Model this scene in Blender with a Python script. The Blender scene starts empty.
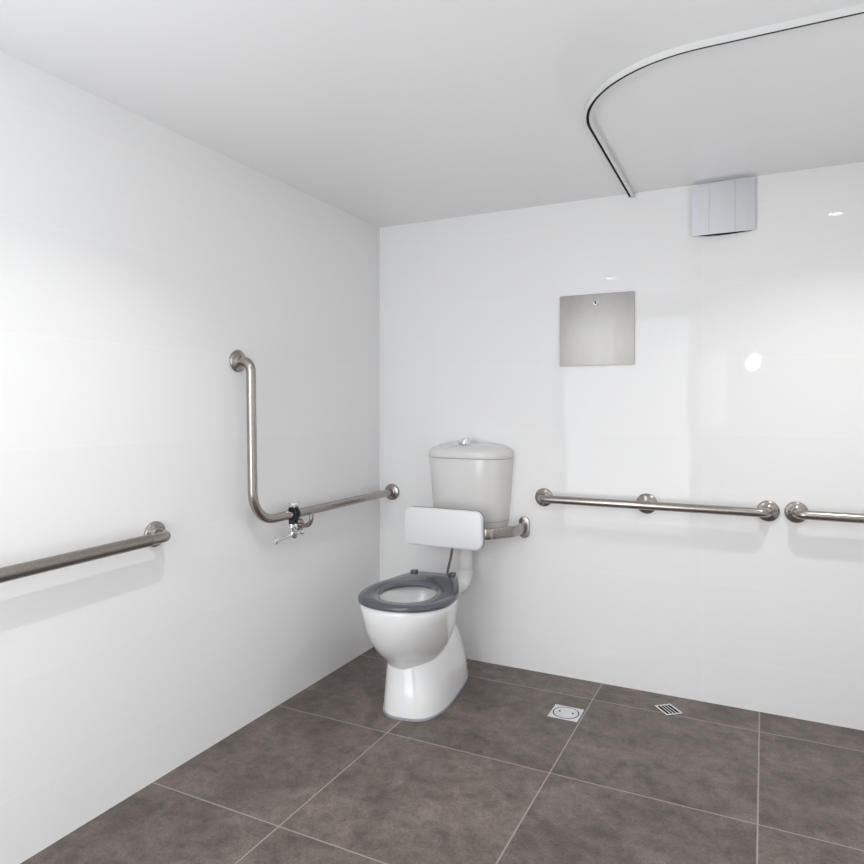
import bpy, bmesh, math
from mathutils import Vector, Matrix
PI = math.pi
SC = bpy.context.scene
COL = SC.collection

# ------------------------------------------------------------------ camera
cam_d = bpy.data.cameras.new('camera')
cam = bpy.data.objects.new('camera', cam_d); COL.objects.link(cam)
cam.location = (1.7526, -2.9423, 1.2)
cam.rotation_euler = (PI/2, 0, 0.4595)
cam_d.sensor_width = 36; cam_d.sensor_fit = 'HORIZONTAL'
cam_d.lens = 36*671.99/864
cam_d.shift_y = -25.08/864
cam_d.clip_start = 0.02
SC.camera = cam

# ------------------------------------------------------------------ world, exposure
w = bpy.data.worlds.new('world'); SC.world = w; w.use_nodes = True
bg = w.node_tree.nodes['Background']
bg.inputs[0].default_value = (0.95, 0.97, 1.0, 1); bg.inputs[1].default_value = 2.2
vs = SC.view_settings
vs.view_transform = 'Standard'; vs.look = 'None'; vs.gamma = 1; vs.use_curve_mapping = False
vs.exposure = 0.60
DOWN_W = 2.9      # watts per downlight
WALL_W = 1.5       # watts of the opal wall light behind the camera
SIDE_FILL = 0.75         # brightness of the unseen fill panels added on the right wall

FRONT_FILL = 3.1        # brightness of the unseen fill panel added on the front wall

# ------------------------------------------------------------------ room size
H = 2.11; RX = 2.45; FY = -3.32

# ------------------------------------------------------------------ materials
def mat(name, col, rough=0.5, metal=0.0, spec=0.5, coat=0.0):
    m = bpy.data.materials.new(name); m.use_nodes = True
    b = m.node_tree.nodes['Principled BSDF']
    b.inputs['Base Color'].default_value = (*col, 1); b.inputs['Roughness'].default_value = rough
    b.inputs['Metallic'].default_value = metal; b.inputs['Specular IOR Level'].default_value = spec
    b.inputs['Coat Weight'].default_value = coat; b.inputs['Coat Roughness'].default_value = 0.05
    return m, m.node_tree, b
def nd(nt, t, **k):
    n = nt.nodes.new(t)
    for a, v in k.items(): setattr(n, a, v)
    return n
def noise(nt, vec, scale, detail=4, rough=0.55, dist=0.0):
    n = nd(nt, 'ShaderNodeTexNoise'); n.inputs['Scale'].default_value = scale
    n.inputs['Detail'].default_value = detail; n.inputs['Roughness'].default_value = rough
    n.inputs['Distortion'].default_value = dist
    nt.links.new(vec, n.inputs['Vector']); return n
def ramp(nt, fac, stops):
    r = nd(nt, 'ShaderNodeValToRGB'); nt.links.new(fac, r.inputs[0])
    e = r.color_ramp.elements
    e[0].position, e[0].color = stops[0][0], (*stops[0][1], 1)
    e[1].position, e[1].color = stops[-1][0], (*stops[-1][1], 1)
    for p, c in stops[1:-1]:
        x = e.new(p); x.color = (*c, 1)
    return r
def mix(nt, fac, a, b, mode='MIX'):
    m = nd(nt, 'ShaderNodeMix', data_type='RGBA', blend_type=mode)
    if isinstance(fac, float): m.inputs[0].default_value = fac
    else: nt.links.new(fac, m.inputs[0])
    for s, v in ((m.inputs[6], a), (m.inputs[7], b)):
        if isinstance(v, tuple): s.default_value = (*v, 1)
        else: nt.links.new(v, s)
    return m.outputs[2]

def wall_tile(name, axis, off, bw=0.600):
    """gloss white ceramic wall tile 0.600 x 0.3015; axis = horizontal world axis of the wall"""
    m, nt, b = mat(name, (0.86, 0.86, 0.855), 0.03, spec=0.22)
    L = nt.links
    g = nd(nt, 'ShaderNodeNewGeometry'); s = nd(nt, 'ShaderNodeSeparateXYZ'); L.new(g.outputs['Position'], s.inputs[0])
    c = nd(nt, 'ShaderNodeCombineXYZ')
    a1 = nd(nt, 'ShaderNodeMath', operation='ADD'); a1.inputs[1].default_value = off; L.new(s.outputs[axis], a1.inputs[0])
    a2 = nd(nt, 'ShaderNodeMath', operation='ADD'); a2.inputs[1].default_value = 0.1165; L.new(s.outputs[2], a2.inputs[0])
    L.new(a1.outputs[0], c.inputs[0]); L.new(a2.outputs[0], c.inputs[1])
    br = nd(nt, 'ShaderNodeTexBrick'); br.offset = 0.0; br.squash = 1.0
    for k, v in (('Scale', 1.0), ('Mortar Size', 0.0013), ('Mortar Smooth', 0.1), ('Bias', 0.0), ('Brick Width', bw), ('Row Height', 0.3015)):
        br.inputs[k].default_value = v
    br.inputs['Color1'].default_value = (0.878, 0.876, 0.872, 1); br.inputs['Color2'].default_value = (0.886, 0.884, 0.880, 1)
    br.inputs['Mortar'].default_value = (0.925, 0.912, 0.892, 1)
    L.new(c.outputs[0], br.inputs['Vector'])
    L.new(br.outputs['Color'], b.inputs['Base Color'])
    # each tile sits a hair out of plane and its glaze ripples a little
    fl = nd(nt, 'ShaderNodeVectorMath', operation='DIVIDE'); fl.inputs[1].default_value = (bw, 0.3015, 1); L.new(c.outputs[0], fl.inputs[0])
    f2 = nd(nt, 'ShaderNodeVectorMath', operation='FLOOR'); L.new(fl.outputs[0], f2.inputs[0])
    wn = nd(nt, 'ShaderNodeTexWhiteNoise', noise_dimensions='3D'); L.new(f2.outputs[0], wn.inputs['Vector'])
    sb = nd(nt, 'ShaderNodeVectorMath', operation='SUBTRACT'); sb.inputs[1].default_value = (0.5, 0.5, 0.5); L.new(wn.outputs['Color'], sb.inputs[0])
    sc = nd(nt, 'ShaderNodeVectorMath', operation='SCALE'); sc.inputs['Scale'].default_value = 0.006; L.new(sb.outputs[0], sc.inputs[0])
    n = noise(nt, c.outputs[0], 5.0, 1)
    mo = nd(nt, 'ShaderNodeMath', operation='MULTIPLY'); mo.inputs[1].default_value = -0.35; L.new(br.outputs['Fac'], mo.inputs[0])
    ad = nd(nt, 'ShaderNodeMath', operation='ADD'); L.new(mo.outputs[0], ad.inputs[0])
    ns = nd(nt, 'ShaderNodeMath', operation='MULTIPLY'); ns.inputs[1].default_value = 0.5; L.new(n.outputs[0], ns.inputs[0]); L.new(ns.outputs[0], ad.inputs[1])
    bp = nd(nt, 'ShaderNodeBump'); bp.inputs['Strength'].default_value = 0.25; bp.inputs['Distance'].default_value = 0.0015
    L.new(ad.outputs[0], bp.inputs['Height'])
    av = nd(nt, 'ShaderNodeVectorMath', operation='ADD'); L.new(bp.outputs[0], av.inputs[0]); L.new(sc.outputs[0], av.inputs[1])
    nv = nd(nt, 'ShaderNodeVectorMath', operation='NORMALIZE'); L.new(av.outputs[0], nv.inputs[0])
    L.new(nv.outputs[0], b.inputs['Normal'])
    return m
M = {}
M['tile_x'] = wall_tile('white_tile_back', 0, 1.2*4-1.527, 1.2)
M['tile_y'] = wall_tile('white_tile_side', 1, 4.0, 4.2)

def floor_mat():
    m, nt, b = mat('taupe_floor_tile', (0.2, 0.18, 0.17), 0.42, spec=0.35)
    L = nt.links
    g = nd(nt, 'ShaderNodeNewGeometry')
    mp = nd(nt, 'ShaderNodeMapping'); mp.inputs['Location'].default_value = (-0.507+0.614*4, 0.1795+0.617*9, 0); L.new(g.outputs['Position'], mp.inputs[0])
    br = nd(nt, 'ShaderNodeTexBrick'); br.offset = 0.0; br.squash = 1.0
    for k, v in (('Scale', 1.0), ('Mortar Size', 0.0025), ('Mortar Smooth', 0.1), ('Bias', 0.0), ('Brick Width', 0.614), ('Row Height', 0.617)):
        br.inputs[k].default_value = v
    br.inputs['Color1'].default_value = (0.92, 0.92, 0.92, 1); br.inputs['Color2'].default_value = (1.06, 1.05, 1.04, 1)
    L.new(mp.outputs[0], br.inputs['Vector'])
    fl = nd(nt, 'ShaderNodeVectorMath', operation='DIVIDE'); fl.inputs[1].default_value = (0.614, 0.617, 1); L.new(mp.outputs[0], fl.inputs[0])
    f2 = nd(nt, 'ShaderNodeVectorMath', operation='FLOOR'); L.new(fl.outputs[0], f2.inputs[0])
    s7 = nd(nt, 'ShaderNodeVectorMath', operation='MULTIPLY'); s7.inputs[1].default_value = (3.7, 5.3, 0); L.new(f2.outputs[0], s7.inputs[0])
    av = nd(nt, 'ShaderNodeVectorMath', operation='ADD'); L.new(g.outputs['Position'], av.inputs[0]); L.new(s7.outputs[0], av.inputs[1])
    n1 = noise(nt, av.outputs[0], 4.6, 8, 0.66, 0.5)
    n2 = noise(nt, av.outputs[0], 19.0, 9, 0.74, 0.3)
    n3 = noise(nt, av.outputs[0], 140.0, 3, 0.6)
    r1 = ramp(nt, n1.outputs[0], [(0.36, (0.108, 0.087, 0.076)), (0.46, (0.134, 0.110, 0.097)), (0.54, (0.157, 0.130, 0.115)), (0.68, (0.200, 0.166, 0.145))])
    r2 = ramp(nt, n2.outputs[0], [(0.36, (0.66, 0.65, 0.64)), (0.50, (1.0, 1.0, 1.0)), (0.64, (1.28, 1.26, 1.24))])
    r3 = ramp(nt, n3.outputs[0], [(0.36, (0.80, 0.80, 0.80)), (0.64, (1.16, 1.16, 1.16))])
    c = mix(nt, 1.0, r1.outputs[0], r2.outputs[0], 'MULTIPLY')
    c = mix(nt, 1.0, c, r3.outputs[0], 'MULTIPLY')
    c = mix(nt, 1.0, c, br.outputs['Color'], 'MULTIPLY')
    c = mix(nt, br.outputs['Fac'], c, (0.33, 0.295, 0.265))
    L.new(c, b.inputs['Base Color'])
    rr = nd(nt, 'ShaderNodeMapRange'); rr.inputs['To Min'].default_value = 0.34; rr.inputs['To Max'].default_value = 0.52
    L.new(n2.outputs[0], rr.inputs[0]); L.new(rr.outputs[0], b.inputs['Roughness'])
    iv = nd(nt, 'ShaderNodeMath', operation='MULTIPLY_ADD'); iv.inputs[1].default_value = -2.0; L.new(br.outputs['Fac'], iv.inputs[0]); L.new(n2.outputs[0], iv.inputs[2])
    bp = nd(nt, 'ShaderNodeBump'); bp.inputs['Strength'].default_value = 0.3; bp.inputs['Distance'].default_value = 0.0015
    L.new(iv.outputs[0], bp.inputs['Height']); L.new(bp.outputs[0], b.inputs['Normal'])
    return m
M['floor'] = floor_mat()
M['ceiling'] = mat('gloss_ceiling', (0.87, 0.87, 0.872), 0.13)[0]
M['ceramic'] = mat('ceramic', (0.86, 0.86, 0.86), 0.09, coat=0.3)[0]
M['plastic_white'] = mat('cistern_plastic', (0.74, 0.73, 0.715), 0.12)[0]
M['pad'] = mat('pad_white', (0.83, 0.83, 0.84), 0.35)[0]
M['pad_edge'] = mat('pad_edging', (0.25, 0.25, 0.26), 0.4)[0]
M['seat'] = mat('seat_charcoal', (0.075, 0.082, 0.098), 0.17, coat=0.2)[0]
M['black'] = mat('black_rubber', (0.012, 0.012, 0.013), 0.4)[0]
M['dark_metal'] = mat('dark_braid', (0.16, 0.16, 0.17), 0.35, 0.6)[0]
M['chrome'] = mat('chrome', (0.82, 0.82, 0.83), 0.05, 1.0)[0]
M['pvc'] = mat('pvc_pipe', (0.76, 0.74, 0.71), 0.25)[0]
M['seal'] = mat('base_seal', (0.36, 0.36, 0.41), 0.3)[0]
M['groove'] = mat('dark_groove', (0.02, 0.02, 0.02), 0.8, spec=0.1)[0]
M['track'] = mat('track_white', (0.74, 0.74, 0.73), 0.3)[0]
M['paint'] = mat('painted_frame', (0.8, 0.8, 0.78), 0.4)[0]
M['trim'] = mat('light_trim', (0.85, 0.85, 0.85), 0.4)[0]
def steel(name, base, rough, brush=None, scale=(1, 1, 1), amt=0.12):
    m, nt, b = mat(name, base, rough, 1.0)
    L = nt.links
    tc = nd(nt, 'ShaderNodeTexCoord'); mp = nd(nt, 'ShaderNodeMapping'); mp.inputs['Scale'].default_value = scale
    L.new(tc.outputs['Object'], mp.inputs[0])
    n = noise(nt, mp.outputs[0], 1.0, 5, 0.6)
    lo = tuple(x*(1-amt) for x in base); hi = tuple(min(1, x*(1+amt)) for x in base)
    r = ramp(nt, n.outputs[0], [(0.3, lo), (0.7, hi)]); L.new(r.outputs[0], b.inputs['Base Color'])
    rr = nd(nt, 'ShaderNodeMapRange'); rr.inputs['To Min'].default_value = rough*0.75; rr.inputs['To Max'].default_value = rough*1.3
    L.new(n.outputs[0], rr.inputs[0]); L.new(rr.outputs[0], b.inputs['Roughness'])
    return m
M['steel'] = steel('satin_stainless', (0.40, 0.365, 0.34), 0.24, scale=(60, 60, 60), amt=0.06)
M['grip'] = steel('peened_stainless', (0.32, 0.29, 0.265), 0.36, scale=(300, 300, 300), amt=0.2)
M['panel'] = steel('brushed_panel', (0.50, 0.49, 0.47), 0.50, scale=(10, 10, 5), amt=0.10)
M['fan'] = steel('brushed_aluminium', (0.64, 0.64, 0.665), 0.5, scale=(26, 1, 0.4), amt=0.05)
M['drain'] = steel('drain_chrome', (0.80, 0.81, 0.83), 0.22, scale=(30, 30, 30), amt=0.05)
def emit(name, col, s):
    m = bpy.data.materials.new(name); m.use_nodes = True; nt = m.node_tree; nt.nodes.clear()
    e = nd(nt, 'ShaderNodeEmission'); e.inputs[0].default_value = (*col, 1); e.inputs[1].default_value = s
    o = nd(nt, 'ShaderNodeOutputMaterial'); nt.links.new(e.outputs[0], o.inputs[0]); return m
M['lamp'] = emit('lamp_diffuser', (1, 0.98, 0.95), 22.0)
M['opal'] = emit('opal_glow', (1, 0.98, 0.95), 5.0)
mg, ntg, bgl = mat('window_glass', (1, 1, 1), 0.0); bgl.inputs['Transmission Weight'].default_value = 1.0; bgl.inputs['IOR'].default_value = 1.45
M['glass'] = mg
m, nt, b = mat('toilet_water', (0.9, 0.93, 0.92), 0.02); b.inputs['Transmission Weight'].default_value = 0.7; b.inputs['IOR'].default_value = 1.33
M['water'] = m

# ------------------------------------------------------------------ mesh helpers
def sharpen(bm, deg=32):
    for f in bm.faces: f.smooth = True
    for e in bm.edges:
        if len(e.link_faces) == 2: e.smooth = e.calc_face_angle(0) < math.radians(deg)
def obj(name, bm, m, parent=None, smooth=32, bevel=None):
    bmesh.ops.recalc_face_normals(bm, faces=bm.faces)
    if bevel:
        es = [e for e in bm.edges if len(e.link_faces) == 2 and e.calc_face_angle(0) > math.radians(bevel[2] if len(bevel) > 2 else 40)]
        bmesh.ops.bevel(bm, geom=es, offset=bevel[0], segments=bevel[1], profile=0.5, affect='EDGES', clamp_overlap=True)
    sharpen(bm, smooth)
    me = bpy.data.meshes.new(name); bm.to_mesh(me); bm.free()
    o = bpy.data.objects.new(name, me); COL.objects.link(o)
    for x in (m if isinstance(m, list) else [m]): me.materials.append(x)
    if parent:
        o.parent = parent
        # vertices are written in the thing's own frame
    return o
def thing(name, label, cat, loc, group=None, rz=0):
    o = bpy.data.objects.new(name, None); COL.objects.link(o); o.location = loc; o.rotation_euler = (0, 0, rz)
    o.empty_display_size = 0.05
    o['label'] = label; o['category'] = cat
    if group: o['group'] = group
    return o
def tag(o, label, cat, group=None):
    o['label'] = label; o['category'] = cat
    if group: o['group'] = group
def struct(name, bm, m, parent=None, **k):
    o = obj(name, bm, m, parent, **k)
    if parent is None: o['kind'] = 'structure'
    return o
def box(bm, x0, x1, y0, y1, z0, z1, mi=0):
    v = [bm.verts.new((x, y, z)) for x in (x0, x1) for y in (y0, y1) for z in (z0, z1)]
    for f in ((0, 1, 3, 2), (4, 6, 7, 5), (0, 4, 5, 1), (2, 3, 7, 6), (0, 2, 6, 4), (1, 5, 7, 3)):
        fc = bm.faces.new([v[i] for i in f]); fc.material_index = mi
def nb(): return bmesh.new()
def loft(bm, rings, cap0=True, cap1=True, closed=True, mi=0):
    R = [[bm.verts.new(p) for p in r] for r in rings]; n = len(R[0])
    for a, b_ in zip(R, R[1:]):
        for i in range(n if closed else n-1):
            f = bm.faces.new((a[i], a[(i+1) % n], b_[(i+1) % n], b_[i])); f.material_index = mi
    if cap0: bm.faces.new(R[0][::-1]).material_index = mi
    if cap1: bm.faces.new(R[-1]).material_index = mi
    return R
def frame(d):
    d = d.normalized(); up = Vector((0, 0, 1)) if abs(d.z) < 0.9 else Vector((1, 0, 0))
    a = d.cross(up).normalized(); return a, a.cross(d).normalized()
def fillet(pts, rad, seg=8):
    P = [Vector(p) for p in pts]; out = [P[0]]
    rad = rad if isinstance(rad, (list, tuple)) else [rad]*(len(P)-2)
    for i in range(1, len(P)-1):
        a, b_, c = P[i-1], P[i], P[i+1]; d1 = (a-b_).normalized(); d2 = (c-b_).normalized()
        ang = d1.angle(d2); t = rad[i-1]/math.tan(ang/2)
        s = b_+d1*t; cen = b_+(d1+d2).normalized()*(rad[i-1]/math.sin(ang/2))
        v0 = s-cen; v1 = (b_+d2*t)-cen; ax = v0.cross(v1).normalized(); tot = v0.angle(v1)
        for k in range(seg+1): out.append(cen+Matrix.Rotation(tot*k/seg, 3, ax) @ v0)
    out.append(P[-1]); return out
def sweep(bm, path, sect, up=None, caps=True, mi=0):
    """sect: list of (a, b) offsets; parallel-transport frames (or fixed up vector)"""
    P = [Vector(p) for p in path]; rings = []; A = None
    for i, p in enumerate(P):
        d = (P[min(i+1, len(P)-1)]-P[max(i-1, 0)]).normalized()
        if up is not None: a = d.cross(Vector(up)).normalized(); b_ = Vector(up)
        elif A is None: a, b_ = frame(d)
        else:
            a = (A-d*A.dot(d)).normalized(); b_ = a.cross(d).normalized()
        A = a
        rings.append([p+a*s[0]+b_*s[1] for s in sect])
    loft(bm, rings, caps, caps, mi=mi)
def circle(r, n=20): return [(r*math.cos(2*PI*k/n), r*math.sin(2*PI*k/n)) for k in range(n)]
def lathe(bm, origin, axis, prof, n=32, mi=0):
    """prof: (distance along axis, radius)"""
    o = Vector(origin); ax = Vector(axis).normalized(); a, b_ = frame(ax); rings = []
    for t, r in prof:
        rings.append([o+ax*t+(a*math.cos(2*PI*k/n)+b_*math.sin(2*PI*k/n))*max(r, 1e-5) for k in range(n)])
    loft(bm, rings, mi=mi)
def rrect(w_, h_, r, seg=6):
    out = []
    for cx, cy, a0 in ((w_/2-r, h_/2-r, 0), (-w_/2+r, h_/2-r, PI/2), (-w_/2+r, -h_/2+r, PI), (w_/2-r, -h_/2+r, 1.5*PI)):
        for k in range(seg+1):
            a = a0+PI/2*k/seg; out.append((cx+r*math.cos(a), cy+r*math.sin(a)))
    return out

# ------------------------------------------------------------------ room shell
b = nb(); box(b, -0.1, RX+0.1, FY-0.1, 0.1, -0.1, 0); struct('floor', b, M['floor'])
b = nb(); box(b, -0.1, RX+0.1, FY-0.1, 0.1, H, H+0.1); struct('ceiling', b, M['ceiling'])
b = nb(); box(b, -0.1, 0, FY-0.1, 0.1, 0, H); struct('wall_left', b, M['tile_y'])
b = nb(); box(b, 0, RX, 0, 0.1, 0, H); struct('wall_back', b, M['tile_x'])
def wall_hole(b, axis, f0, f1, a0, a1, h0, h1, u0, u1, v0, v1):
    def bx(p0, p1, q0, q1):
        if axis == 'x': box(b, p0, p1, f0, f1, q0, q1)
        else: box(b, f0, f1, p0, p1, q0, q1)
    bx(a0, u0, h0, h1); bx(u1, a1, h0, h1); bx(u0, u1, h0, v0); bx(u0, u1, v1, h1)
# right wall; front wall with a slim window
b = nb(); box(b, RX, RX+0.1, FY, 0, 0, H); struct('wall_right', b, M['tile_y'])
b = nb(); wall_hole(b, 'x', FY-0.1, FY, 0, RX, 0, H, 1.24, 1.50, 1.02, 1.68); struct('wall_front', b, M['tile_x'])
def window(name, axis, f0, f1, u0, u1, v0, v1, bars):
    b = nb()
    def bx(bb, p0, p1, g0, g1, q0, q1):
        if axis == 'x': box(bb, p0, p1, g0, g1, q0, q1)
        else: box(bb, g0, g1, p0, p1, q0, q1)
    t = 0.025
    bx(b, u0, u0+t, f0, f1, v0, v1); bx(b, u1-t, u1, f0, f1, v0, v1); bx(b, u0+t, u1-t, f0, f1, v0, v0+t); bx(b, u0+t, u1-t, f0, f1, v1-t, v1)
    for k in bars: bx(b, k-0.01, k+0.01, f0+0.02, f1-0.02, v0+t, v1-t)
    o = struct(name, b, M['paint'])
    g = nb(); mid = (f0+f1)/2; bx(g, u0+t, u1-t, mid-0.002, mid+0.002, v0+t, v1-t); obj('window_pane', g, M['glass'], o)
    return o
window('window_1', 'x', FY-0.08, FY-0.02, 1.24, 1.50, 1.02, 1.68, [1.31])
# unseen glowing panel added on the front wall, standing in for doorway daylight
M['frost'] = emit('daylit_frosted_glass', (0.94, 0.965, 1.0), FRONT_FILL)
for k, (x0, x1) in enumerate(((0.04, 1.20),)):
    b = nb(); y0, y1 = FY, FY+0.03; t_ = 0.035
    box(b, x0, x0+t_, y0, y1, 0, 2.04); box(b, x1-t_, x1, y0, y1, 0, 2.04); box(b, x0+t_, x1-t_, y0, y1, 0, 0.08); box(b, x0+t_, x1-t_, y0, y1, 2.0, 2.04)
    dr = struct('door_%d' % (k+1), b, M['paint'])
    b = nb(); box(b, x0+t_, x1-t_, FY+0.004, FY+0.014, 0.08, 2.0); obj('frosted_pane', b, M['frost'], dr)

M['frost_side'] = emit('daylit_frosted_side_glass', (0.94, 0.965, 1.0), SIDE_FILL)  # unseen glowing panels added along the right wall to fill the room
for k, (y0, y1) in enumerate(((-3.22, -2.24), (-2.24, -1.26))):
    b = nb(); x0, x1 = RX-0.03, RX; t_ = 0.035
    box(b, x0, x1, y0, y0+t_, 0, 2.04); box(b, x0, x1, y1-t_, y1, 0, 2.04); box(b, x0, x1, y0+t_, y1-t_, 0, 0.08); box(b, x0, x1, y0+t_, y1-t_, 2.0, 2.04)
    dr = struct('door_%d' % (k+2), b, M['paint'])
    b = nb(); box(b, RX-0.014, RX-0.004, y0+t_, y1-t_, 0.08, 2.0); obj('frosted_pane', b, M['frost_side'], dr)

# ------------------------------------------------------------------ downlights and wall light
for k, (x, y, lab) in enumerate(((0.80, -1.80, 'round recessed ceiling downlight above the left side of the room'),
                                 (2.05, -0.72, 'round recessed ceiling downlight inside the curtain track over the shower'))):
    t = thing('downlight', lab, 'downlight', (x, y, H), 'recessed ceiling downlights')
    b = nb(); lathe(b, (0, 0, 0.001), (0, 0, -1), [(0, 0.030), (0, 0.045), (0.004, 0.045), (0.006, 0.040), (0.005, 0.032), (0.002, 0.030)]); obj('bezel', b, M['trim'], t)
    b = nb(); lathe(b, (0, 0, 0.001), (0, 0, -1), [(0, 0.0295), (0.003, 0.0295)]); obj('diffuser', b, M['lamp'], t)
    l = bpy.data.lights.new('bulb', 'AREA'); l.shape = 'DISK'; l.size = 0.055; l.energy = DOWN_W; l.spread = math.radians(125); l.color = (1, 0.985, 0.96)
    o = bpy.data.objects.new('bulb', l); COL.objects.link(o); o.location = (0, 0, -0.009); o.parent = t
t = thing('wall_light', 'small round opal wall light beside the slim window of the front wall', 'wall light', (1.67, FY, 1.57))
b = nb(); lathe(b, (0, 0, 0), (0, 1, 0), [(0, 0.06), (0.015, 0.06), (0.018, 0.056)]); obj('base', b, M['trim'], t)
b = nb(); lathe(b, (0, 0.018, 0), (0, 1, 0), [(0, 0.055), (0.012, 0.052), (0.024, 0.038), (0.032, 0.018), (0.034, 0.0)]); obj('diffuser', b, M['opal'], t)
l = bpy.data.lights.new('bulb', 'AREA'); l.shape = 'DISK'; l.size = 0.09; l.energy = WALL_W
o = bpy.data.objects.new('bulb', l); COL.objects.link(o); o.location = (0, 0.06, 0); o.rotation_euler = (-PI/2, 0, 0); o.rotation_euler = (PI/2, 0, 0); o.parent = t

# ------------------------------------------------------------------ curtain track on the ceiling
def track():
    path = fillet([(1.245, -0.001, 0), (1.261, -1.139, 0), (RX-0.001, -1.139, 0)], 0.36, 20)
    t = thing('curtain_track', 'curved white ceiling curtain track with a dark slot above the shower corner', 'curtain track', (1.25, 0, H))
    sec = [(-0.011, 0), (0.011, 0), (0.011, -0.017), (0.009, -0.017), (0.009, -0.012), (0.000, -0.012), (0.000, -0.017), (-0.011, -0.017)]
    P = [p-Vector((1.25, 0, 0)) for p in path]
    b = nb(); sweep(b, P, sec, up=(0, 0, 1)); obj('channel', b, M['track'], t, smooth=25)
    b = nb(); sweep(b, P, [(0.0002, -0.0128), (0.0088, -0.0128), (0.0088, -0.0158), (0.0002, -0.0158)], up=(0, 0, 1)); obj('slot', b, M['groove'], t, smooth=25)
    b = nb(); box(b, -0.019, 0.013, -0.004, -0.0005, -0.022, 0); obj('end_bracket', b, M['track'], t)
track()

# ------------------------------------------------------------------ grab rails
R = 0.0175
def flange(parent, o, ax, r=0.041):
    b = nb(); lathe(b, o, ax, [(0, r*0.98), (0.002, r), (0.007, r), (0.010, r*0.95), (0.012, r*0.86), (0.014, r*0.60), (0.018, r*0.52), (0.020, r*0.45), (0.020, 0)], 36)
    return obj('flange', b, M['steel'], parent, smooth=50)
def bar(parent, pts, rad, r=R, name='rail', m='steel'):
    b = nb(); sweep(b, fillet(pts, rad, 8), circle(r, 24)); return obj(name, b, M[m], parent, smooth=50)
GRP = 'stainless steel grab rails on the tiled walls'
# left wall, straight, reaches out of the frame
t = thing('grab_rail', 'straight stainless grab rail low on the left wall, with a textured grip', 'grab rail', (0, -1.408, 0.793), GRP)
bar(t, [(0.004, 0, 0), (0.067, 0, 0), (0.070, -1.0, -0.014), (0.004, -1.0, -0.014)], 0.03)
b = nb(); sweep(b, [(0.0672, -0.075, -0.001), (0.0687, -0.56, -0.0078)], circle(R+0.0009, 24)); obj('grip_sleeve', b, M['grip'], t, smooth=50)
flange(t, (0, 0, 0), (1, 0, 0)); flange(t, (0, -1.0, -0.014), (1, 0, 0))
# L shaped rail, left wall to back wall
t = thing('grab_rail', 'angled stainless grab rail running from high on the left wall to the back wall', 'grab rail', (0, -1.03, 1.37), GRP)
bar(t, [(0.004, 0, 0), (0.066, 0, 0), (0.066, 0.012, -0.597), (0.075, 1.026, -0.597)], [0.04, 0.115])
flange(t, (0, 0, 0), (1, 0, 0)); flange(t, (0.075, 1.03, -0.597), (0, -1, 0))
bk = bar(t, [(0.068, 0.365, -0.597), (0.068, 0.365, -0.665), (0.004, 0.365, -0.665)], 0.035, 0.009, 'support_bracket')
b = nb(); lathe(b, (0, 0.365, -0.665), (1, 0, 0), [(0, 0.03), (0.006, 0.03), (0.010, 0.025), (0.010, 0)], 28); obj('bracket_flange', b, M['steel'], t, smooth=50)
# back wall rails
t = thing('grab_rail', 'long straight stainless grab rail on the back wall with a round middle support', 'grab rail', (0.862, 0, 0.793), GRP)
L1 = 0.903
bar(t, [(0, -0.004, 0), (0, -0.065, 0), (L1, -0.065, 0), (L1, -0.004, 0)], 0.03)
flange(t, (0, 0, 0), (0, -1, 0)); flange(t, (L1, 0, 0), (0, -1, 0))
b = nb(); lathe(b, (0.446, 0, 0), (0, -1, 0), [(0, 0.042), (0.008, 0.043), (0.012, 0.040), (0.016, 0.034), (0.020, 0.018), (0.024, 0.010), (0.060, 0.010)], 32); obj('middle_support', b, M['steel'], t, smooth=50)
t = thing('grab_rail', 'stainless grab rail on the back wall, the one cut off at the right', 'grab rail', (1.862, 0, 0.795), GRP)
bar(t, [(0, -0.004, 0), (0, -0.065, 0), (0.52, -0.065, 0), (0.52, -0.004, 0)], 0.03)
flange(t, (0, 0, 0), (0, -1, 0)); flange(t, (0.52, 0, 0), (0, -1, 0))

# ------------------------------------------------------------------ clamp-on paper holder hanging on the L rail
t = thing('paper_holder', 'chrome toilet paper holder clamped with a black collar on the angled grab rail', 'toilet paper holder', (0.0688, -0.785, 0.773))
b = nb()
for s0 in (-.016, .004):
    rings = []
    for y, ro in ((s0, R+.0012), (s0, R+.0055), (s0+.012, R+.0055), (s0+.012, R+.0012)):
        rings.append([(ro*math.cos(2*PI*k/28), y, ro*math.sin(2*PI*k/28)) for k in range(28)])
    Q = loft(b, rings, False, False)
    for k in range(28): b.faces.new((Q[3][k], Q[3][(k+1) % 28], Q[0][(k+1) % 28], Q[0][k]))
box(b, -.012, .012, -.016, .016, .0205, .028); box(b, -.011, .011, -.016, -.004, -.040, -.0205); box(b, -.011, .011, .004, .016, -.040, -.0205)
obj('clamp', b, M['black'], t)
b = nb()
def knurl(r0, z): return [((r0+(.0012 if k % 2 else -.0012))*math.cos(2*PI*k/24), (r0+(.0012 if k % 2 else -.0012))*math.sin(2*PI*k/24), z) for k in range(24)]
loft(b, [knurl(.010, .028), knurl(.019, .029), knurl(.020, .034), knurl(.020, .044), knurl(.016, .049), knurl(.009, .050)]); obj('knob', b, M['chrome'], t)
b = nb()
for yy in (-.010, .010): lathe(b, (0, yy, -.038), (0, 0, -1), [(0, .009), (.003, .0095), (.036, .0085), (.040, .006)], 16)
lathe(b, (0, 0, -.066), (0, 0, -1), [(0, .012), (.004, .018), (.020, .018), (.030, .012), (.032, 0)], 24)
obj('stem', b, M['chrome'], t, smooth=50)
b = nb(); sweep(b, [(0, .045, -.080), (0, -.105, -.087)], circle(.0065, 16)); lathe(b, (0, .040, -.080), (0, 1, 0), [(0, .010), (.012, .012), (.016, .008), (.017, 0)], 18); obj('arm', b, M['chrome'], t, smooth=50)
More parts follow.
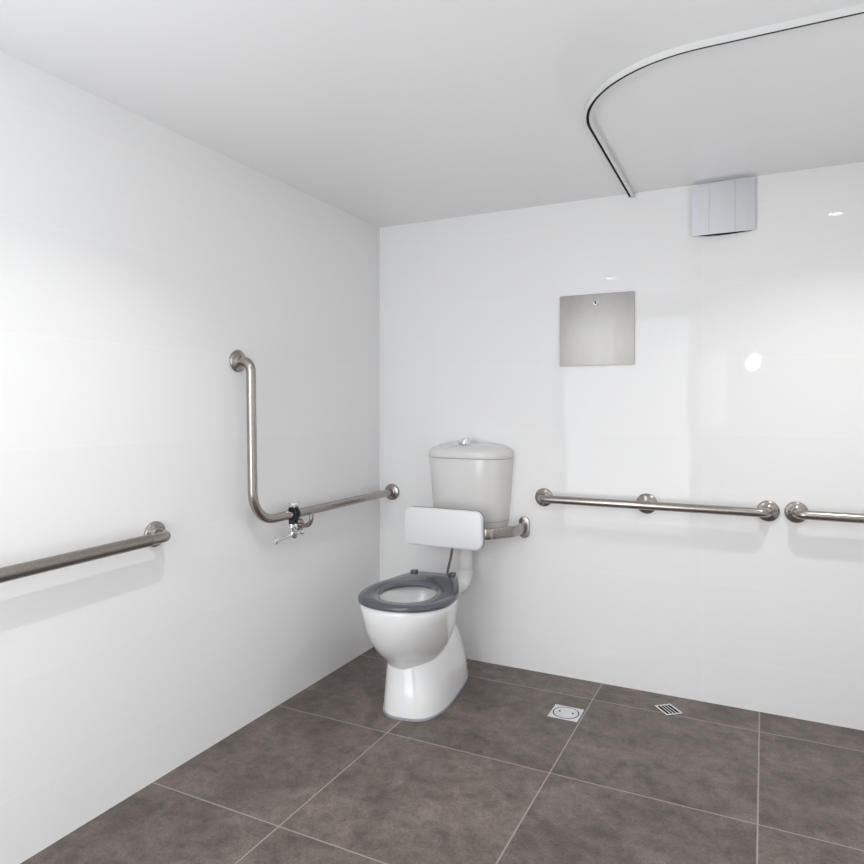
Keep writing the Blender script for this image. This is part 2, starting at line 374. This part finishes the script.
b = nb(); lathe(b, (0, -.103, -.0869), (0, -1, -.05), [(0, .0066), (.003, .013), (.012, .015), (.018, .012), (.020, 0)], 20); obj('end_cap', b, M['chrome'], t, smooth=50)

# ------------------------------------------------------------------ steel access panel and fan on the back wall
t = thing('access_panel', 'square brushed stainless steel panel with a small lock on the back wall', 'wall panel', (1.0965, 0, 1.536))
b = nb(); sweep(b, [(0, -0.0003, 0), (0, -0.006, 0)], rrect(0.325, 0.312, 0.006, 3), up=(0, 0, 1)); obj('plate', b, M['panel'], t, bevel=(0.0012, 2))
b = nb(); lathe(b, (-0.003, -0.006, 0.117), (0, -1, 0), [(0, 0.010), (0.002, 0.010), (0.003, 0.008), (0.003, 0)], 20); lk = obj('lock', b, M['chrome'], t)
b = nb(); box(b, -0.006, 0.000, -0.0098, -0.0088, 0.110, 0.124); box(b, 0.000, 0.005, -0.0098, -0.0088, 0.110, 0.114); obj('keyhole', b, M['groove'], lk)
t = thing('exhaust_fan', 'silver rectangular exhaust fan cover high on the back wall near the ceiling', 'exhaust fan', (1.604, 0, 1.997))
b = nb(); box(b, -0.105, 0.105, -0.014, -0.0003, -0.094, 0.094); obj('housing', b, M['trim'], t, bevel=(0.003, 2))
b = nb()
W2, H2 = 0.1155, 0.102
rings = []
N = 24
front = []
for i in range(N+1):
    x = -W2+2*W2*i/N; bow = 0.003*(1-(x/W2)**2)
    groove = 0.0
    front.append((x, -0.018-bow+groove))
sect = [(x, y) for x, y in front]+[(x, y+0.0035) for x, y in reversed(front)]
loft(b, [[(x, y, -H2) for x, y in sect], [(x, y, H2) for x, y in sect]])
obj('cover', b, M['fan'], t, smooth=50)
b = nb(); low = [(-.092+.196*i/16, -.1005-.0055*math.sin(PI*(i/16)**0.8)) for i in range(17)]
loft(b, [[(x, y, z) for x, z in [(-.092, -.099)]+low+[(.104, -.099)]] for y in (-.0175, -.004)]); obj('intake_gap', b, M['groove'], t)  # dark crescent solid, the shadow below the cover put into its colour
for gx in (-.052, .044):
    b = nb(); box(b, gx-.0006, gx+.0006, -.0216, -.0205, -H2+.001, H2-.001); obj('seam', b, M['seal'], t)

# ------------------------------------------------------------------ toilet
A = math.radians(8); OX = 0.416
cA, sA = math.cos(A), math.sin(A)
TX, TY = 0.50, 0.0
def T(u, v, z): return (OX+u*cA+v*sA-TX, u*sA-v*cA, z)
def catmull(pts, seg=6):
    n = len(pts); out = []
    for i in range(n):
        p0, p1, p2, p3 = (pts[(i+k-1) % n] for k in range(4))
        for s in range(seg):
            t_ = s/seg
            out.append(tuple(0.5*((2*b_)+(-a+c)*t_+(2*a-5*b_+4*c-d)*t_*t_+(-a+3*b_-3*c+d)*t_**3) for a, b_, c, d in zip(p0, p1, p2, p3)))
    return out
HALF0 = [(0, .850), (.075, .836), (.135, .795), (.170, .730), (.181, .650), (.173, .560), (.150, .470), (.124, .385), (.105, .325), (.088, .298), (.045, .292), (0, .291)]
HALF = [(u*1.045, .291+(v-.291)*.963) for u, v in HALF0]
OUT = catmull(HALF+[(-u, v) for u, v in HALF[-2:0:-1]])
def resample(poly, c, n=64):
    res = []
    for k in range(n):
        a = 2*PI*k/n; d = (math.cos(a), math.sin(a)); best = None
        for i in range(len(poly)):
            p, q = poly[i], poly[(i+1) % len(poly)]
            ex, ey = q[0]-p[0], q[1]-p[1]; det = d[0]*(-ey)+d[1]*ex
            if abs(det) < 1e-12: continue
            px, py = p[0]-c[0], p[1]-c[1]
            t_ = (px*(-ey)+py*ex)/det; s = (d[0]*py-d[1]*px)/det
            if t_ > 0 and -1e-9 <= s <= 1+1e-9 and (best is None or t_ > best): best = t_
        res.append((c[0]+d[0]*best, c[1]+d[1]*best))
    return res
CEN = (0, .58)
rimo = resample(OUT, CEN)
def scl(poly, k, dv=0.0): return [(CEN[0]+(u-CEN[0])*k, CEN[1]+(v-CEN[1])*k+dv) for u, v in poly]
def ell(hw, v0, v1, p=2.0, n=64, back=None):
    c = (v0+v1)/2; out = []
    for k in range(n):
        a = 2*PI*k/n; cs, sn = math.cos(a), math.sin(a)
        q = back if (back and sn < 0) else p
        out.append((math.copysign(abs(cs)**(2/q), cs)*hw, c+math.copysign(abs(sn)**(2/q), sn)*(v1-v0)/2))
    return out
def blend(A_, B_, k): return [(a[0]*(1-k)+b_[0]*k, a[1]*(1-k)+b_[1]*k) for a, b_ in zip(A_, B_)]
def ring(poly, z): return [T(u, v, z) for u, v in poly]

toilet = thing('toilet', 'white ceramic accessible toilet with open charcoal seat and wall cistern in the corner', 'toilet', (TX, TY, 0))
# pan: bowl, rim and hollow
DU = -.020
def sh(poly, k): return [(u+DU*k, v) for u, v in poly]
E0 = ell(.104, .37, .66)
r_ = scl(rimo, .965)
b = nb()
rings = [ring(sh(ell(.094, .38, .655), 1), .172), ring(sh(ell(.109, .37, .667), 1), .190), ring(sh(ell(.114, .365, .674), 1), .205), ring(sh(ell(.133, .345, .704), 1), .226), ring(sh(ell(.149, .33, .738), 1), .258),
         ring(blend(sh(ell(.160, .315, .766), .95), r_, .15), .298), ring(blend(sh(ell(.168, .30, .788), .8), r_, .35), .348), ring(blend(sh(ell(.168, .29, .800), .5), r_, .7), .395),
         ring(r_, .432), ring(r_, .446), ring(scl(rimo, .945), .453),
         ring(ell(.128, .42, .775), .453), ring(ell(.120, .43, .765), .446), ring(ell(.113, .435, .755), .41), ring(ell(.095, .46, .730), .35), ring(ell(.062, .50, .68), .290), ring(ell(.045, .53, .65), .24), ring(ell(.02, .56, .62), .225)]
loft(b, rings)
# pedestal with the trap housing running back to the wall
rings = [ring(ell(.134, .095, .690, 3.0), .006), ring(ell(.132, .098, .688, 3.0), .05), ring(sh(ell(.128, .105, .676, 2.9), .2), .10), ring(sh(ell(.123, .118, .666, 2.8), .4), .15),
         ring(sh(ell(.117, .130, .658, 2.6), .5), .195), ring(sh(ell(.111, .142, .645, 2.5), .6), .222), ring(sh(ell(.100, .16, .61, 2.4), .6), .241), ring(sh(ell(.070, .20, .50, 2.2), .8), .252)]
loft(b, rings)
# outlet spigot taking the flush pipe behind the seat
sweep(b, [Vector(T(0, .33, .385)), Vector(T(0.03, .17, .385))], circle(.040, 24))
obj('pan', b, M['ceramic'], toilet, smooth=55)
b = nb(); loft(b, [ring(ell(.137, .092, .694, 3.0), .0), ring(ell(.137, .092, .694, 3.0), .007), ring(ell(.133, .096, .689, 3.0), .009)]); obj('base_seal', b, M['seal'], toilet, smooth=40)
b = nb(); loft(b, [ring(ell(.058, .505, .685), .278), ring(ell(.0585, .5045, .6855), .280)]); obj('water', b, M['water'], toilet)
# seat ring
hi_, ho_ = [(u-.009, v) for u, v in ell(.109, .482, .744, 2.1)], rimo
b = nb()
def sr(k_o, poly, z): return ring(scl(poly, k_o), z)
rings = [ring(rimo, .4555), ring(scl(rimo, 1.006), .461), ring(scl(rimo, 1.0), .469), ring(scl(rimo, .98), .4735), ring(blend(rimo, hi_, .35), .4745),
         ring(blend(rimo, hi_, .75), .4715), ring(blend(rimo, hi_, .93), .467), ring(hi_, .463), ring(blend(rimo, hi_, .97), .4555)]
Rg = loft(b, rings, cap0=False, cap1=False)
n = len(Rg[0])
for i in range(n): b.faces.new((Rg[-1][i], Rg[-1][(i+1) % n], Rg[0][(i+1) % n], Rg[0][i]))
seat = obj('seat', b, M['seat'], toilet, smooth=50)
for s in (-1, 1):
    b = nb(); sweep(b, [Vector(T(s*.088-.004, .312, .4545)), Vector(T(s*.088-.004, .312, .482))], rrect(.030, .026, .006, 3)); obj('hinge', b, M['seat'], toilet, bevel=(.002, 2))
# cistern
def crow(hw, d, z, front=2.6, off=0.0):
    pts = []
    n_ = 36
    for k in range(n_+1):
        a = PI*k/n_; cs, sn = math.cos(a), math.sin(a)
        pts.append((CX-TX+math.copysign(abs(cs)**(2/3.4), cs)*hw, -off-(0.025+(d-0.025)*abs(sn)**(2/front)), z))
    pts += [(CX-TX-hw, -off-0.002, z), (CX-TX+hw, -off-0.002, z)]
    return pts
CX = 0.519
b = nb(); loft(b, [crow(.164, .140, .640), crow(.168, .148, .650), crow(.176, .157, .683), crow(.197, .172, .965)]); ci = obj('cistern', b, M['plastic_white'], toilet, smooth=40)
b = nb(); loft(b, [crow(.1768, .1585, .681), crow(.177, .1590, .6835)]); obj('seam', b, M['seal'], toilet, smooth=40)
b = nb(); loft(b, [crow(.199, .174, .967), crow(.2005, .1755, .970), crow(.2005, .1755, .990), crow(.198, .172, .998), crow(.185, .155, 1.009), crow(.155, .125, 1.021), crow(.11, .095, 1.030), crow(.05, .05, 1.033)]); lid = obj('lid', b, M['plastic_white'], toilet, smooth=50)
b = nb(); lathe(b, (CX-TX-.008, -.085, 1.030), (0, 0, 1), [(0, .030), (.009, .030), (.011, .023), (.022, .022), (.025, .019), (.025, 0)], 28); obj('flush_button', b, M['chrome'], toilet, smooth=50)
# flush pipe
b = nb(); sweep(b, fillet([(.012, -.085, .645), (.012, -.085, .385), T(0.03, .30, .385)], .06, 10), circle(.0325, 24)); obj('flush_pipe', b, M['pvc'], toilet, smooth=50)
b = nb(); sweep(b, fillet([(.012, -.085, .45), (.012, -.085, .385), T(0.03, .27, .385)], .06, 10), circle(.0345, 24)); obj('pipe_elbow', b, M['ceramic'], toilet, smooth=50)
hp = catmull([(-.032, -.13, .665), (-.031, -.13, .60), (-.036, -.135, .53), (-.054, -.14, .44), (-.060, -.15, .36)], 6)[:24]
b = nb(); sweep(b, hp, circle(.006, 12)); obj('water_hose', b, M['dark_metal'], toilet, smooth=60)

# ------------------------------------------------------------------ backrest over the toilet
bx_ = 0.484
t = thing('backrest', 'white padded toilet backrest on curved stainless arms fixed to the back wall', 'backrest', (bx_, 0, 0.667))
def stadium(w_, h_): return rrect(w_, h_, w_/2*0.98, 6)
b = nb(); sweep(b, fillet([(.285, -.003, -.016), (.285, -.120, -.016), (.205, -.238, -.016), (-.150, -.238, -.016), (-.195, -.130, -.016), (-.195, -.003, -.016)], [.10, .06, .06, .10], 8), stadium(.022, .050), up=(0, 0, 1)); obj('arm', b, M['steel'], t, smooth=50)
for s in (-.195, .285):
    b = nb(); sweep(b, [(s, -.0005, -.016), (s, -.010, -.016)], stadium(.050, .098), up=(0, 0, 1)); obj('flange', b, M['steel'], t, bevel=(.003, 3), smooth=50)
PW, PH = .376, .168
b = nb()
def rr3(w_, h_, r, y): return [(x, y, z) for x, z in rrect(w_, h_, r, 8)]
loft(b, [rr3(PW-.012, PH-.012, .030, -.252), rr3(PW-.003, PH-.003, .034, -.256), rr3(PW, PH, .035, -.262), rr3(PW, PH, .035, -.276), rr3(PW-.004, PH-.004, .033, -.281), rr3(PW-.014, PH-.014, .028, -.2835)])
obj('pad', b, M['pad'], t, smooth=50)
b = nb(); loft(b, [rr3(PW-.004, PH-.004, .034, -.2485), rr3(PW+.002, PH+.002, .036, -.2495), rr3(PW+.002, PH+.002, .036, -.2535), rr3(PW-.006, PH-.006, .034, -.2540)]); obj('pad_backing', b, M['pad_edge'], t, smooth=50)  # dark rim behind the pad, its side shading put into the colour

# ------------------------------------------------------------------ floor drains
t = thing('floor_drain', 'small square floor grate with dark slots set diagonally near the back wall', 'floor drain', (1.412, -.143, 0), 'metal fittings in the tiled floor', rz=math.radians(-50))
SA, SB = .044, .036
b = nb(); fr = .0085
box(b, -SA, SA, -SB, SB, .0002, .0010, 1)
box(b, -SA, SA, -SB, -SB+fr, .0010, .003); box(b, -SA, SA, SB-fr, SB, .0010, .003); box(b, -SA, -SA+fr, -SB+fr, SB-fr, .0010, .003); box(b, SA-fr, SA, -SB+fr, SB-fr, .0010, .003)
for k in range(1, 4):
    yy = -SB+fr+(2*SB-2*fr)*k/4
    box(b, -SA+fr, SA-fr, yy-.0022, yy+.0022, .0010, .003)
obj('grate', b, [M['drain'], M['groove']], t, smooth=30)
t = thing('clean_out', 'square metal inspection cover with a round lid set in the floor beside the toilet', 'inspection cover', (1.056, -.352, 0), 'metal fittings in the tiled floor')
S = .058
b = nb(); box(b, -S, S, -S, S, .0002, .0028); obj('plate', b, M['drain'], t, bevel=(.0006, 1))
b = nb()
rr_ = .051
loft(b, [[((rr_-d)*math.cos(2*PI*k/48), (rr_-d)*math.sin(2*PI*k/48), z) for k in range(48)] for d, z in ((0, .0026), (0, .0031), (.0035, .0031), (.0035, .0026))]); 
obj('lid_groove', b, M['groove'], t)
b = nb(); lathe(b, (0, 0, .0026), (0, 0, 1), [(0, .0475), (.0008, .0470)], 48); ld_ = obj('lid', b, M['drain'], t)
for s in (-1, 1):
    b = nb(); lathe(b, (s*.026, 0.004, .0034), (0, 0, 1), [(0, .0045), (.0006, .0045)], 16); obj('screw', b, M['groove'], ld_)
